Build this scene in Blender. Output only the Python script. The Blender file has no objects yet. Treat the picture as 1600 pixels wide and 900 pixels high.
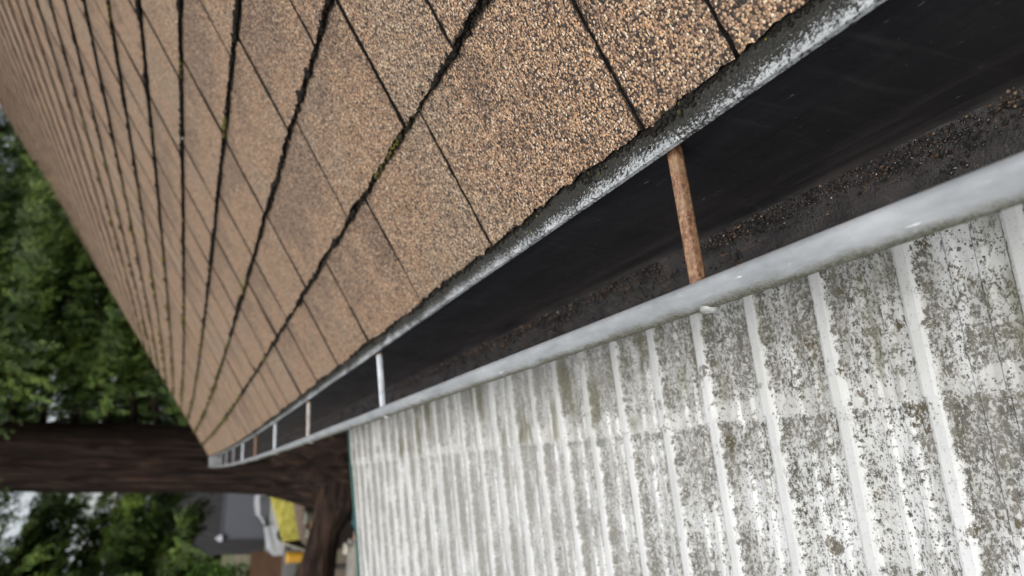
import bpy, math, random
import numpy as np
from mathutils import Vector, Matrix, noise as mn
R = math.radians
S = bpy.context.scene
C = S.collection

# ---------------------------------------------------------------- camera
cam_d = bpy.data.cameras.new('camera'); cam = bpy.data.objects.new('camera', cam_d); C.objects.link(cam)
FW = Vector((0.24519523, 0.90094666, -0.35801455)); RT = Vector((0.96942215, -0.22404261, 0.10012791)); UP = Vector((-0.0099994, 0.37161812, 0.92833183))
ax, ay, az = -UP, RT, -FW                     # the phone was held upright and the picture lies on its side
cam.matrix_world = Matrix(((ax.x, ay.x, az.x, 0), (ax.y, ay.y, az.y, 0), (ax.z, ay.z, az.z, 0), (0, 0, 0, 1)))
cam_d.sensor_width = 36; cam_d.sensor_fit = 'HORIZONTAL'; cam_d.lens = 1232.95 / 1600 * 36
cam_d.clip_start = .02; cam_d.clip_end = 2000
cam_d.dof.use_dof = True; cam_d.dof.focus_distance = .56; cam_d.dof.aperture_fstop = 8.2
S.camera = cam

# ---------------------------------------------------------------- sky, sun, exposure
W = bpy.data.worlds.new('World'); S.world = W; W.use_nodes = True
wn = W.node_tree; sky = wn.nodes.new('ShaderNodeTexSky'); sky.sky_type = 'NISHITA'; sky.sun_disc = False
SUN_EL, SUN_AZ = R(58), R(205)                # azimuth clockwise from +Y
sky.sun_elevation = SUN_EL; sky.sun_rotation = SUN_AZ; sky.air_density = 1.3; sky.dust_density = 4.5; sky.ozone_density = 1
bw = wn.nodes.new('ShaderNodeRGBToBW'); wn.links.new(sky.outputs[0], bw.inputs[0])     # thin even cloud: most of the blue is gone
wm = wn.nodes.new('ShaderNodeMix'); wm.data_type = 'RGBA'; wm.inputs[0].default_value = .62
wn.links.new(sky.outputs[0], wm.inputs[6]); wn.links.new(bw.outputs[0], wm.inputs[7])
wn.links.new(wm.outputs[2], wn.nodes['Background'].inputs[0]); wn.nodes['Background'].inputs[1].default_value = .15
sl = bpy.data.lights.new('sun', 'SUN'); sl.energy = 1.3; sl.angle = R(50); sl.color = (1, .97, .92)
so = bpy.data.objects.new('sun', sl); C.objects.link(so)
sd = Vector((math.sin(SUN_AZ) * math.cos(SUN_EL), math.cos(SUN_AZ) * math.cos(SUN_EL), math.sin(SUN_EL)))
so.rotation_euler = sd.to_track_quat('Z', 'Y').to_euler(); so.location = sd * 30
S.view_settings.view_transform = 'Standard'; S.view_settings.look = 'None'; S.view_settings.gamma = 1
S.view_settings.exposure = .5
S.render.engine = 'CYCLES'

# ---------------------------------------------------------------- helpers
def tag(o, label=None, cat=None, group=None, kind=None):
    if label: o['label'] = label
    if cat: o['category'] = cat
    if group: o['group'] = group
    if kind: o['kind'] = kind
    return o
def empty(name, loc, label, cat, group=None):
    o = bpy.data.objects.new(name, None); C.objects.link(o); o.location = loc; o.empty_display_size = .1
    return tag(o, label, cat, group)
WL = {}
class MB:
    def __init__(s): s.v = []; s.f = []; s.m = []; s.uv = []; s.uv2 = []
    def add(s, vs, fs, mat=0, uvs=None, uv2=None):
        b = len(s.v); s.v += [tuple(v) for v in vs]
        for f in fs:
            s.f.append(tuple(i + b for i in f)); s.m.append(mat)
            for i in f:
                s.uv.append(uvs[i] if uvs else (0, 0)); s.uv2.append(uv2[i] if uv2 else (0, 0))
    def box(s, a, b, mat=0):
        x0, y0, z0 = a; x1, y1, z1 = b
        s.add([(x0,y0,z0),(x1,y0,z0),(x1,y1,z0),(x0,y1,z0),(x0,y0,z1),(x1,y0,z1),(x1,y1,z1),(x0,y1,z1)],
              [(0,3,2,1),(4,5,6,7),(0,1,5,4),(1,2,6,5),(2,3,7,6),(3,0,4,7)], mat)
    def tube(s, pts, rads, n=12, mat=0, caps=True, sq=None):
        pts = [Vector(p) for p in pts]; vs = []; fs = []
        for i, p in enumerate(pts):
            d = (pts[min(i+1, len(pts)-1)] - pts[max(i-1, 0)]).normalized()
            a = Vector((0, 1, 0)) if abs(d.y) < .8 else Vector((1, 0, 0))
            u = d.cross(a).normalized(); w = d.cross(u)
            for k in range(n):
                t = 2 * math.pi * k / n; r = rads[i] * (sq(t, i) if sq else 1)
                vs.append(p + u * math.cos(t) * r + w * math.sin(t) * r)
        for i in range(len(pts) - 1):
            for k in range(n):
                fs.append((i*n+k, i*n+(k+1) % n, (i+1)*n+(k+1) % n, (i+1)*n+k))
        if caps: fs += [tuple(range(n))[::-1], tuple((len(pts)-1)*n+k for k in range(n))]
        s.add(vs, fs, mat)
    def build(s, name, mats, parent=None, smooth=False, uv=False, origin=None):
        me = bpy.data.meshes.new(name); o3 = Vector(origin) if origin else Vector((0, 0, 0))
        pv = Vector((0, 0, 0))
        me.from_pydata([(v[0]-o3.x, v[1]-o3.y, v[2]-o3.z) for v in s.v], [], s.f)
        for m in (mats if isinstance(mats, list) else [mats]): me.materials.append(m)
        me.polygons.foreach_set('material_index', s.m)
        if smooth: me.polygons.foreach_set('use_smooth', [True] * len(s.f))
        if uv:
            l = me.uv_layers.new(name='UVMap'); l.data.foreach_set('uv', [c for p in s.uv for c in p])
            l = me.uv_layers.new(name='UV2'); l.data.foreach_set('uv', [c for p in s.uv2 for c in p])
        me.update(); o = bpy.data.objects.new(name, me); C.objects.link(o); o.location = o3
        if parent:
            o.parent = parent; o.location = o3 - WL.get(parent.name, parent.location)
        WL[o.name] = o3
        return o

class NT:
    """small node helper"""
    def __init__(s, name, rough=.6, spec=.5):
        s.m = bpy.data.materials.new(name); s.m.use_nodes = True; s.t = s.m.node_tree; s.b = s.t.nodes['Principled BSDF']
        s.b.inputs['Roughness'].default_value = rough; s.b.inputs['Specular IOR Level'].default_value = spec
        s.tc = s.n('ShaderNodeTexCoord').outputs['Object']
    def n(s, k, **kw):
        x = s.t.nodes.new(k)
        for a, b in kw.items(): setattr(x, a, b)
        return x
    def l(s, a, b): s.t.links.new(a, b)
    def setin(s, sock, v):
        if hasattr(v, 'links') or isinstance(v, bpy.types.NodeSocket): s.l(v, sock)
        else: sock.default_value = v
    def mapping(s, vec, scale=(1, 1, 1), rot=(0, 0, 0), loc=(0, 0, 0)):
        x = s.n('ShaderNodeMapping'); s.l(vec, x.inputs[0]); x.inputs['Scale'].default_value = scale; x.inputs['Rotation'].default_value = rot; x.inputs['Location'].default_value = loc
        return x.outputs[0]
    def noise(s, vec, scale, detail=4, rough=.5, dist=0, out=0):
        x = s.n('ShaderNodeTexNoise'); s.l(vec, x.inputs['Vector']); x.inputs['Scale'].default_value = scale
        x.inputs['Detail'].default_value = detail; x.inputs['Roughness'].default_value = rough; x.inputs['Distortion'].default_value = dist
        return x.outputs[out]
    def vor(s, vec, scale, feature='F1', out='Distance', rnd=1):
        x = s.n('ShaderNodeTexVoronoi', feature=feature); s.l(vec, x.inputs['Vector']); x.inputs['Scale'].default_value = scale
        x.inputs['Randomness'].default_value = rnd
        return x.outputs[out]
    def ramp(s, f, stops, interp='LINEAR'):
        x = s.n('ShaderNodeValToRGB'); s.l(f, x.inputs[0]); r = x.color_ramp; r.interpolation = interp
        while len(r.elements) < len(stops): r.elements.new(.5)
        for e, (p, c) in zip(r.elements, stops): e.position = p; e.color = (c, c, c, 1) if not isinstance(c, tuple) else (*c, 1)
        return x.outputs[0]
    def math(s, op, a, b=None, c=None, clamp=False):
        x = s.n('ShaderNodeMath', operation=op, use_clamp=clamp)
        for i, v in enumerate((a, b, c)):
            if v is not None: s.setin(x.inputs[i], v)
        return x.outputs[0]
    def sstep(s, v, a, b):
        x = s.n('ShaderNodeMapRange', interpolation_type='SMOOTHSTEP'); s.setin(x.inputs[0], v); s.setin(x.inputs[1], a); s.setin(x.inputs[2], b)
        return x.outputs[0]
    def mix(s, f, a, b, mode='MIX'):
        x = s.n('ShaderNodeMix', data_type='RGBA', blend_type=mode); s.setin(x.inputs[0], f)
        s.setin(x.inputs[6], a if not isinstance(a, tuple) else (*a, 1)); s.setin(x.inputs[7], b if not isinstance(b, tuple) else (*b, 1))
        return x.outputs[2]
    def bump(s, h, strength=.5, dist=.001):
        x = s.n('ShaderNodeBump'); s.l(h, x.inputs['Height']); x.inputs['Strength'].default_value = strength; x.inputs['Distance'].default_value = dist
        s.l(x.outputs[0], s.b.inputs['Normal']); return x
    def col(s, c): s.setin(s.b.inputs['Base Color'], (*c, 1) if isinstance(c, tuple) else c); return s
    def uv(s, name):
        x = s.n('ShaderNodeUVMap', uv_map=name); y = s.n('ShaderNodeSeparateXYZ'); s.l(x.outputs[0], y.inputs[0]); return y.outputs[0], y.outputs[1]
    def sep(s, v):
        y = s.n('ShaderNodeSeparateXYZ'); s.l(v, y.inputs[0]); return y.outputs

def simple(name, c, rough=.7, vary=.25, scale=8, bump=0, metal=0):
    t = NT(name, rough); n = t.noise(t.tc, scale, 5, .6)
    lo = tuple(x * (1 - vary) for x in c); hi = tuple(min(1, x * (1 + vary)) for x in c)
    t.col(t.ramp(n, [(.3, lo), (.7, hi)])); t.b.inputs['Metallic'].default_value = metal
    if bump: t.bump(n, .6, bump)
    return t.m

# ---------------------------------------------------------------- measured frame of the eave (metres, camera at the origin)
EX, EZ, TH, EXPO = .2459, -.2727, .5956, .164
CT, ST = math.cos(TH), math.sin(TH)
DX, DZ = .2230, -.2766
PX, PZ = .1289, -.2888
QX, QZ = .1094, -.2920
GX, GZ = .2299, -.4273
Y0, Y1 = -1.2, 10.25
NC = 42
def bend(x, y, z):                            # the eave has settled a little towards its far end
    t = max(0, y - 2.5) ** 2
    return (x + .0014 * t, y, z + .0011 * t)
def roofpt(t, y, n=0):
    return bend(EX + t * CT - n * ST, y, EZ + t * ST + n * CT)

# ---------------------------------------------------------------- materials
def mat_shingle():
    t = NT('shingle_granules', .85, .25)
    cell = t.vor(t.tc, 540, out='Color'); d = t.vor(t.tc, 540)
    cx = t.sep(cell)
    big = t.vor(t.tc, 300, out='Color'); bd = t.vor(t.tc, 300); bx_ = t.sep(big)
    tan = t.ramp(cx[0], [(0, (.028, .024, .021)), (.13, (.075, .05, .036)), (.26, (.19, .115, .072)), (.42, (.31, .185, .105)), (.58, (.25, .17, .115)), (.72, (.40, .27, .165)), (.86, (.52, .31, .165)), (.95, (.60, .50, .38)), (1, (.70, .64, .56))], 'CONSTANT')
    dark = t.ramp(cx[0], [(0, (.022, .019, .018)), (.22, (.07, .047, .036)), (.42, (.15, .098, .068)), (.65, (.21, .14, .095)), (.82, (.30, .20, .125)), (.95, (.42, .32, .26))], 'CONSTANT')
    grey = t.ramp(cx[0], [(0, (.04, .035, .03)), (.2, (.16, .125, .09)), (.45, (.28, .215, .15)), (.7, (.36, .29, .20)), (.9, (.5, .43, .33))], 'CONSTANT')
    ly, lt = t.uv('UVMap'); w, rnd = t.uv('UV2')
    up_ = t.math('DIVIDE', lt, EXPO)
    lo = t.noise(t.tc, 9, 3, .6)
    m1 = t.math('ADD', t.math('MULTIPLY', t.math('SUBTRACT', up_, .5), .7), t.math('MULTIPLY', t.math('SUBTRACT', lo, .5), 2.2))
    m1 = t.math('ADD', m1, t.math('MULTIPLY', t.math('SUBTRACT', rnd, .5), .7))
    c = t.mix(t.math('MULTIPLY', t.sstep(m1, .0, .45), .68), tan, dark)
    lo2 = t.noise(t.mapping(t.tc, loc=(7, 3, 1)), 5, 3, .6)
    c = t.mix(t.math('MULTIPLY', t.sstep(t.math('ADD', lo2, t.math('MULTIPLY', t.math('SUBTRACT', rnd, .5), -.25)), .5, .68), .4), c, grey)
    # a few large pale or dark stones
    c = t.mix(t.math('MULTIPLY', t.math('GREATER_THAN', bx_[0], .93), t.math('LESS_THAN', bd, .42)), c, (.60, .44, .28))
    c = t.mix(t.math('MULTIPLY', t.math('GREATER_THAN', bx_[1], .95), t.math('LESS_THAN', bd, .4)), c, (.03, .027, .025))
    # asphalt between the granules
    c = t.mix(t.sstep(d, .52, .8), c, (.035, .028, .022))
    # bald and grimy freckles
    fr = t.noise(t.tc, 70, 4, .6)
    c = t.mix(t.math('MULTIPLY', t.sstep(fr, .66, .74), .8), c, (.05, .042, .035))
    # ragged grime along the joints; along the butt above, grime plus painted shadow
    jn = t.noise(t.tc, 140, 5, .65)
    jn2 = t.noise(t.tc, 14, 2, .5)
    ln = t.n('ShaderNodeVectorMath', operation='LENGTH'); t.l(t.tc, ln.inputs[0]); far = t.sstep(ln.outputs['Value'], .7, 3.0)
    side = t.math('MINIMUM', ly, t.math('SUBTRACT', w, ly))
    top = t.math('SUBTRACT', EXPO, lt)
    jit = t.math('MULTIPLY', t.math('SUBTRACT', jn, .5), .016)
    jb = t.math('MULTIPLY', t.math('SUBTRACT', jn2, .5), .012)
    g1 = t.math('SUBTRACT', 1, t.sstep(t.math('ADD', t.math('ADD', top, jit), t.math('MULTIPLY', jb, 1.6)), t.math('ADD', .002, t.math('MULTIPLY', far, .002)), t.math('ADD', .0075, t.math('MULTIPLY', far, .006))))  # band varies and widens with distance, painting in the course-line shadow
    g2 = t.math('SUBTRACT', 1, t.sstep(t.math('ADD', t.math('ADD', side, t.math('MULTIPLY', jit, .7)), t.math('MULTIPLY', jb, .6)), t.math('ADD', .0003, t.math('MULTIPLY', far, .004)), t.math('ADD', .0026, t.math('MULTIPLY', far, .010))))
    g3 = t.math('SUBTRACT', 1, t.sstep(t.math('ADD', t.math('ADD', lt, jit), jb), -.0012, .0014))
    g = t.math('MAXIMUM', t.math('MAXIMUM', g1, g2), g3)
    dirt = t.ramp(t.noise(t.tc, 300, 3), [(.35, (.007, .0065, .006)), (.7, (.035, .031, .026))])  # one tone for the grime and the painted course shadow
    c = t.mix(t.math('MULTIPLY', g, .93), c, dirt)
    # yellow-green moss film farther up the roof
    y = t.sep(t.tc)[1]
    mo = t.noise(t.mapping(t.tc, loc=(2, 5, 9)), 6, 4, .6)
    mm = t.math('MULTIPLY', t.sstep(mo, .60, .70), t.sstep(y, 3.0, 6.5))
    c = t.mix(t.math('MULTIPLY', mm, t.math('ADD', .18, t.math('MULTIPLY', t.sstep(top, .03, .0), .6))), c, (.13, .12, .02))
    hs = t.n('ShaderNodeHueSaturation'); t.l(c, hs.inputs['Color']); hs.inputs['Saturation'].default_value = .97; hs.inputs['Value'].default_value = 1.1; c = hs.outputs[0]
    t.setin(t.b.inputs['Specular IOR Level'], t.math('MULTIPLY', t.math('SUBTRACT', 1.04, g), .28))
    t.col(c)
    h = t.math('SUBTRACT', 1, t.math('MULTIPLY', d, 1.3)); h = t.math('ADD', h, t.math('MULTIPLY', cx[1], .7))
    h = t.math('ADD', h, t.math('MULTIPLY', t.noise(t.tc, 900, 2), .35))
    t.bump(h, 1.0, .0011)
    return t.m
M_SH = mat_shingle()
M_ASPH = simple('asphalt_edge', (.012, .011, .010), .9, .5, 260, .0008)
M_GRIME = simple('black_grime', (.015, .014, .012), .95, .6, 500, .0005)
def mat_moss():
    t = NT('moss', .95, .2); n = t.noise(t.tc, 40, 3); f = t.noise(t.tc, 700, 3)
    t.col(t.mix(f, t.ramp(n, [(.4, (.03, .03, .018)), (.62, (.09, .085, .018))]), t.ramp(n, [(.4, (.012, .012, .01)), (.62, (.16, .14, .02))]))); t.bump(f, 1, .001); return t.m
M_MOSS = mat_moss()
M_LICHEN = simple('pale_lichen', (.42, .43, .40), .9, .3, 300)
def mat_drip():
    t = NT('drip_edge_paint', .45, .5)
    u, v = t.uv('UVMap')                      # u: 0 under the shingle .. 1 outer hem
    n = t.noise(t.mapping(t.tc, (1, .7, 1)), 420, 8, .85); n2 = t.noise(t.tc, 16, 3, .6)
    thr = t.math('ADD', t.math('MULTIPLY', t.math('SUBTRACT', u, .90), 2.3), t.math('MULTIPLY', t.math('SUBTRACT', n2, .5), -2.2))
    val = t.math('SUBTRACT', t.math('MULTIPLY', t.math('SUBTRACT', n, .5), 9.5), thr)
    base = t.ramp(t.noise(t.tc, 30, 4), [(.3, (.36, .38, .385)), (.7, (.50, .52, .525))])
    dk = t.ramp(t.noise(t.tc, 420, 3), [(.35, (.006, .006, .005)), (.6, (.024, .022, .017)), (.75, (.07, .062, .042))])
    c = t.mix(t.math('MULTIPLY', t.sstep(val, -.03, .14), .96), base, dk)
    sp = t.math('GREATER_THAN', t.noise(t.tc, 420, 2), .74); c = t.mix(sp, c, (.05, .045, .04))
    t.col(c); gm = t.sstep(val, -.03, .14); t.setin(t.b.inputs['Roughness'], t.ramp(gm, [(0, .4), (1, .95)])); t.setin(t.b.inputs['Specular IOR Level'], t.ramp(gm, [(0, .5), (1, .04)])); t.bump(t.math('ADD', n, t.math('MULTIPLY', gm, .8)), .7, .0009); return t.m
M_DRIP = mat_drip()
for m_ in (M_ASPH, M_GRIME): m_.node_tree.nodes['Principled BSDF'].inputs['Specular IOR Level'].default_value = .06
def mat_lip():
    t = NT('gutter_paint', .3, .6)
    u, v = t.uv('UVMap')                      # u runs round the lip profile, 0 inner .. 1 outer bottom
    n = t.noise(t.mapping(t.tc, (1, .35, 1)), 110, 6, .7); n2 = t.noise(t.mapping(t.tc, (1, .3, 1)), 14, 3, .6); n3 = t.noise(t.tc, 600, 3, .6)
    base = t.ramp(t.noise(t.mapping(t.tc, (1, .35, 1)), 40, 6, .72), [(.3, (.20, .212, .22)), (.5, (.275, .29, .30)), (.72, (.36, .373, .382))])
    band = t.math('ADD', t.math('ADD', u, t.math('MULTIPLY', t.math('SUBTRACT', n2, .5), .28)), t.math('MULTIPLY', t.math('SUBTRACT', n, .5), .35))
    c = t.mix(t.math('MULTIPLY', t.sstep(band, .52, .76), .88), base, t.ramp(n3, [(.35, (.035, .034, .022)), (.5, (.085, .082, .055)), (.66, (.17, .165, .12))]))
    st = t.noise(t.mapping(t.tc, (1, .6, 1), loc=(3, 1, 2)), 45, 5, .75)
    c = t.mix(t.math('MULTIPLY', t.sstep(st, .60, .72), .45), c, (.20, .17, .12))
    sc = t.noise(t.mapping(t.tc, (1, .12, 1), rot=(0, 0, .2)), 260, 3, .6)
    c = t.mix(t.math('MULTIPLY', t.sstep(sc, .67, .71), .6), c, (.75, .77, .78))  # pale scuff streaks, with highlights painted into the colour
    c = t.mix(t.math('GREATER_THAN', n3, .73), c, (.12, .10, .08))
    t.col(c); t.setin(t.b.inputs['Roughness'], t.math('ADD', t.math('MULTIPLY', t.sstep(band, .58, .75), .35), t.ramp(st, [(.3, .34), (.7, .5)])))
    t.setin(t.b.inputs['Specular IOR Level'], t.ramp(band, [(.48, .45), (.6, .05)])); t.bump(n, .12, .0008); return t.m
M_LIP = mat_lip()
def mat_inner():
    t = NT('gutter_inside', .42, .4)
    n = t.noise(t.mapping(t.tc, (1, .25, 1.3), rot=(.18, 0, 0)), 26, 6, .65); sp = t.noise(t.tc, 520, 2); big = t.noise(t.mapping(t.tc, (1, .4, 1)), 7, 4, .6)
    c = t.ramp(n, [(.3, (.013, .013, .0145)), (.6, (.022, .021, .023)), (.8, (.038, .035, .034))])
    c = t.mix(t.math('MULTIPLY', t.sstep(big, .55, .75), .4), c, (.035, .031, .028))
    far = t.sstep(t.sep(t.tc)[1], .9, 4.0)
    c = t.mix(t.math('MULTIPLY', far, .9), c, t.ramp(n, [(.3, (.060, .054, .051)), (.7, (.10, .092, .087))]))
    sc = t.noise(t.mapping(t.tc, (1, .18, 1), rot=(.45, 0, 0)), 330, 2)
    c = t.mix(t.math('MULTIPLY', t.sstep(sc, .735, .77), .5), c, (.2, .19, .18))
    c = t.mix(t.math('MULTIPLY', t.math('GREATER_THAN', sp, .755), .6), c, (.22, .2, .18))
    z = t.sep(t.tc)[2]
    wl = t.noise(t.mapping(t.tc, (1, .06, 1)), 90, 5, .7)
    silt = t.math('MULTIPLY', t.sstep(t.math('ADD', z, t.math('MULTIPLY', t.math('SUBTRACT', big, .5), .05)), -.375, -.41), t.sstep(wl, .46, .66))
    c = t.mix(t.math('MULTIPLY', silt, .55), c, (.050, .044, .039))
    run = t.noise(t.mapping(t.tc, (1, 1, .12)), 60, 5, .7)
    c = t.mix(t.math('MULTIPLY', t.sstep(run, .56, .72), .35), c, (.045, .042, .042))
    t.setin(t.b.inputs['Roughness'], t.ramp(t.math('ADD', t.math('MULTIPLY', wl, .5), t.math('MULTIPLY', run, .5)), [(.4, .28), (.6, .55)]))
    t.col(c); t.bump(t.math('ADD', n, t.math('MULTIPLY', wl, .4)), .3, .001); return t.m
M_IN = mat_inner()
def mat_sludge():
    t = NT('wet_sludge', .35, .45)
    n = t.noise(t.mapping(t.tc, (1, .5, 1)), 60, 7, .7); g = t.vor(t.tc, 520, out='Color'); gd = t.vor(t.tc, 520)
    c = t.ramp(n, [(.3, (.013, .012, .0115)), (.5, (.036, .033, .033)), (.72, (.055, .050, .049))])
    gm = t.math('MULTIPLY', t.sstep(t.noise(t.tc, 24, 4, .7), .52, .62), t.math('MULTIPLY', t.math('GREATER_THAN', t.sep(g)[0], .62), t.math('LESS_THAN', gd, .5)))
    c = t.mix(gm, c, t.ramp(t.sep(g)[1], [(0, (.015, .012, .01)), (.6, (.06, .04, .025)), (1, (.24, .14, .08))]))
    t.col(c); t.setin(t.b.inputs['Roughness'], t.ramp(n, [(.35, .2), (.7, .6)])); t.bump(t.math('ADD', t.math('ADD', n, t.noise(t.tc, 380, 4, .7)), t.math('MULTIPLY', gm, .5)), .9, .0016); return t.m
M_SLUDGE = mat_sludge()
M_GRIT = [simple('grit_dark', (.014, .012, .011), .35, .5, 300), simple('grit_brown', (.060, .036, .022), .7, .5, 300), simple('grit_tan', (.20, .13, .08), .7, .4, 300), simple('grit_pale', (.45, .40, .33), .6, .3, 300)]
def mat_rust():
    t = NT('rusty_ferrule', .42, .6); t.b.inputs['Metallic'].default_value = .15
    n = t.noise(t.mapping(t.tc, (.6, 1, 1)), 420, 7, .75); n2 = t.noise(t.tc, 45, 4, .6)
    c = t.ramp(n, [(.3, (.05, .022, .015)), (.42, (.13, .062, .036)), (.52, (.23, .125, .068)), (.62, (.36, .225, .13)), (.72, (.52, .40, .28))])
    c = t.mix(t.math('MULTIPLY', t.sstep(n2, .45, .7), .45), c, (.30, .215, .13))
    t.col(c); t.bump(n, .5, .0006); return t.m
M_RUST = mat_rust()
M_FW = simple('white_ferrule', (.50, .54, .57), .35, .25, 60, .0003)
M_FT = simple('tan_ferrule', (.36, .33, .30), .45, .35, 60, .0003)
M_FG = simple('grey_ferrule', (.26, .26, .27), .45, .3, 60, .0003)
M_HEAD = simple('nail_head', (.30, .31, .295), .45, .3, 200, .0003)
def mat_patio():
    t = NT('mossy_white_panel', .4, .45)
    ph, xx = t.uv('UVMap'); ph = t.math('FRACT', ph)   # ph: 0..1 across one rib pitch, xx: metres along the rib
    x, y, z = t.sep(t.tc)
    warp = t.noise(t.tc, 30, 3, .6, out=1)
    vec = t.n('ShaderNodeVectorMath', operation='ADD'); t.l(t.tc, vec.inputs[0])
    ws = t.n('ShaderNodeVectorMath', operation='SCALE'); t.l(warp, ws.inputs[0]); ws.inputs[3].default_value = .008; t.l(ws.outputs[0], vec.inputs[1]); v = vec.outputs[0]
    base = t.ramp(t.noise(t.tc, 14, 4), [(.3, (.47, .48, .468)), (.7, (.575, .585, .58))])
    fine = t.noise(t.mapping(v, (.8, 1, 1)), 330, 8, .78)
    mid = t.noise(v, 120, 6, .7)
    blot = t.noise(v, 34, 4, .6)
    strk = t.noise(t.mapping(v, (.16, 1, 1)), 230, 5, .7)
    strk2 = t.noise(t.mapping(v, (.12, 1, 1)), 70, 4, .6)
    amt = t.noise(t.tc, 9, 4, .6)
    pd = t.math('ABSOLUTE', t.math('SUBTRACT', ph, .5))
    wob = t.math('MULTIPLY', t.math('SUBTRACT', mid, .5), .10)
    rib = t.math('SUBTRACT', 1, t.sstep(t.math('ADD', pd, wob), .065, .10))   # 1 on the rib
    side = t.math('SUBTRACT', 1, t.sstep(t.math('ABSOLUTE', t.math('SUBTRACT', t.math('ADD', pd, wob), .135)), .01, .06))
    minor = t.math('SUBTRACT', 1, t.sstep(t.math('ABSOLUTE', t.math('SUBTRACT', t.math('ADD', pd, wob), .375)), .015, .05))
    upper = t.sstep(x, .055, .075)            # above the lap seam, nearer the gutter
    far = t.sstep(y, .55, 1.25)
    lowx = t.sstep(x, .06, -.10)
    sfac = t.math('MAXIMUM', t.math('MULTIPLY', far, .65), t.math('MULTIPLY', lowx, .35))
    spots = t.math('ADD', t.math('MULTIPLY', fine, .62), t.math('MULTIPLY', mid, .38))
    stv = t.math('ADD', t.math('MULTIPLY', strk, .45), t.math('ADD', t.math('MULTIPLY', strk2, .25), t.math('MULTIPLY', fine, .3)))
    q = t.n('ShaderNodeMix', data_type='FLOAT'); t.setin(q.inputs[0], sfac); t.l(spots, q.inputs[2]); t.l(stv, q.inputs[3]); q = q.outputs[0]
    q = t.math('ADD', q, t.math('MULTIPLY', t.math('SUBTRACT', amt, .5), .30))
    q = t.math('SUBTRACT', q, t.math('MULTIPLY', rib, t.math('ADD', .10, t.math('MULTIPLY', far, .10)))); q = t.math('SUBTRACT', q, t.math('MULTIPLY', minor, t.math('MULTIPLY', lowx, .07)))
    q = t.math('ADD', q, t.math('MULTIPLY', side, t.math('ADD', .02, t.math('MULTIPLY', far, .03))))
    edge = t.math('MULTIPLY', t.sstep(x, .060, .064), t.sstep(t.math('ADD', x, t.math('MULTIPLY', t.math('SUBTRACT', mid, .5), .04)), .088, .076))
    q = t.math('SUBTRACT', q, t.math('MULTIPLY', edge, .06))
    under = t.math('MULTIPLY', t.sstep(x, .045, .062), t.sstep(x, .0655, .064))
    q = t.math('ADD', q, t.math('MULTIPLY', under, .03))
    m = t.sstep(q, .480, .555)
    dk = t.ramp(t.math('ADD', t.math('MULTIPLY', t.noise(t.tc, 60, 6, .75), .5), t.math('MULTIPLY', t.noise(t.tc, 420, 6, .8), .5)), [(.38, (.012, .011, .007)), (.47, (.033, .031, .019)), (.55, (.075, .070, .046)), (.66, (.17, .162, .118))])
    c = t.mix(t.math('MULTIPLY', m, t.math('SUBTRACT', .9, t.math('MULTIPLY', far, .38))), base, dk)
    # small round lichen spots, and pale breaks inside the dirt
    for sc_, th, dd, cc in ((330, .86, .30, (.028, .026, .02)), (170, .93, .22, (.035, .032, .022)), (520, .84, .34, (.05, .046, .036))):
        vc = t.sep(t.vor(v, sc_, out='Color')); vd = t.math('ADD', t.vor(v, sc_), t.math('MULTIPLY', t.math('SUBTRACT', fine, .5), .5))
        k_ = t.math('MULTIPLY', t.math('GREATER_THAN', vc[0], th), t.math('SUBTRACT', 1, t.sstep(vd, dd, dd + .12)))
        c = t.mix(t.math('MULTIPLY', k_, t.math('SUBTRACT', .85, t.math('MULTIPLY', rib, .70))), c, cc)
    brk = t.sstep(t.noise(t.mapping(v, (.7, 1, 1), loc=(1, 2, 3)), 300, 6, .75), .545, .60)
    c = t.mix(t.math('MULTIPLY', brk, .75), c, base)
    # grey film, green-olive near the gutter
    film = t.sstep(t.math('ADD', strk2, t.math('MULTIPLY', t.math('SUBTRACT', amt, .5), .8)), .38, .66)
    c = t.mix(t.math('MULTIPLY', film, t.math('SUBTRACT', .42, t.math('MULTIPLY', rib, .36))), c, (.20, .192, .165))
    c = t.mix(t.math('MULTIPLY', far, t.math('SUBTRACT', .30, t.math('MULTIPLY', rib, .22))), c, (.25, .245, .235))
    ol = t.math('MULTIPLY', upper, t.sstep(t.noise(t.mapping(t.tc, (.35, 1, 1)), 26, 4, .6), .50, .66))
    c = t.mix(t.math('MULTIPLY', ol, t.math('SUBTRACT', .62, t.math('MULTIPLY', rib, .5))), c, (.11, .105, .055))
    # larger brown lichen patches
    bl = t.sstep(t.math('ADD', blot, t.math('MULTIPLY', t.math('SUBTRACT', fine, .5), .35)), .64, .68)
    c = t.mix(t.math('MULTIPLY', t.math('MULTIPLY', bl, t.math('SUBTRACT', 1, far)), .85), c, (.085, .068, .042))
    gl = t.sstep(t.math('ADD', t.noise(t.mapping(v, loc=(4, 4, 4)), 38, 3), t.math('MULTIPLY', t.math('SUBTRACT', fine, .5), .3)), .70, .75)
    c = t.mix(t.math('MULTIPLY', gl, .6), c, (.13, .17, .13))
    t.col(c); t.setin(t.b.inputs['Roughness'], t.ramp(m, [(0, .4), (1, .95)])); t.setin(t.b.inputs['Specular IOR Level'], t.ramp(m, [(0, .4), (1, .04)]))
    t.bump(t.math('ADD', t.math('MULTIPLY', m, .6), t.math('MULTIPLY', fine, .4)), .5, .0008); return t.m
M_PAT = mat_patio()
M_GREEN = simple('green_trim_paint', (.035, .10, .085), .5, .15, 6)
M_WOODP = simple('post_wood', (.2, .15, .1), .8)
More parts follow.
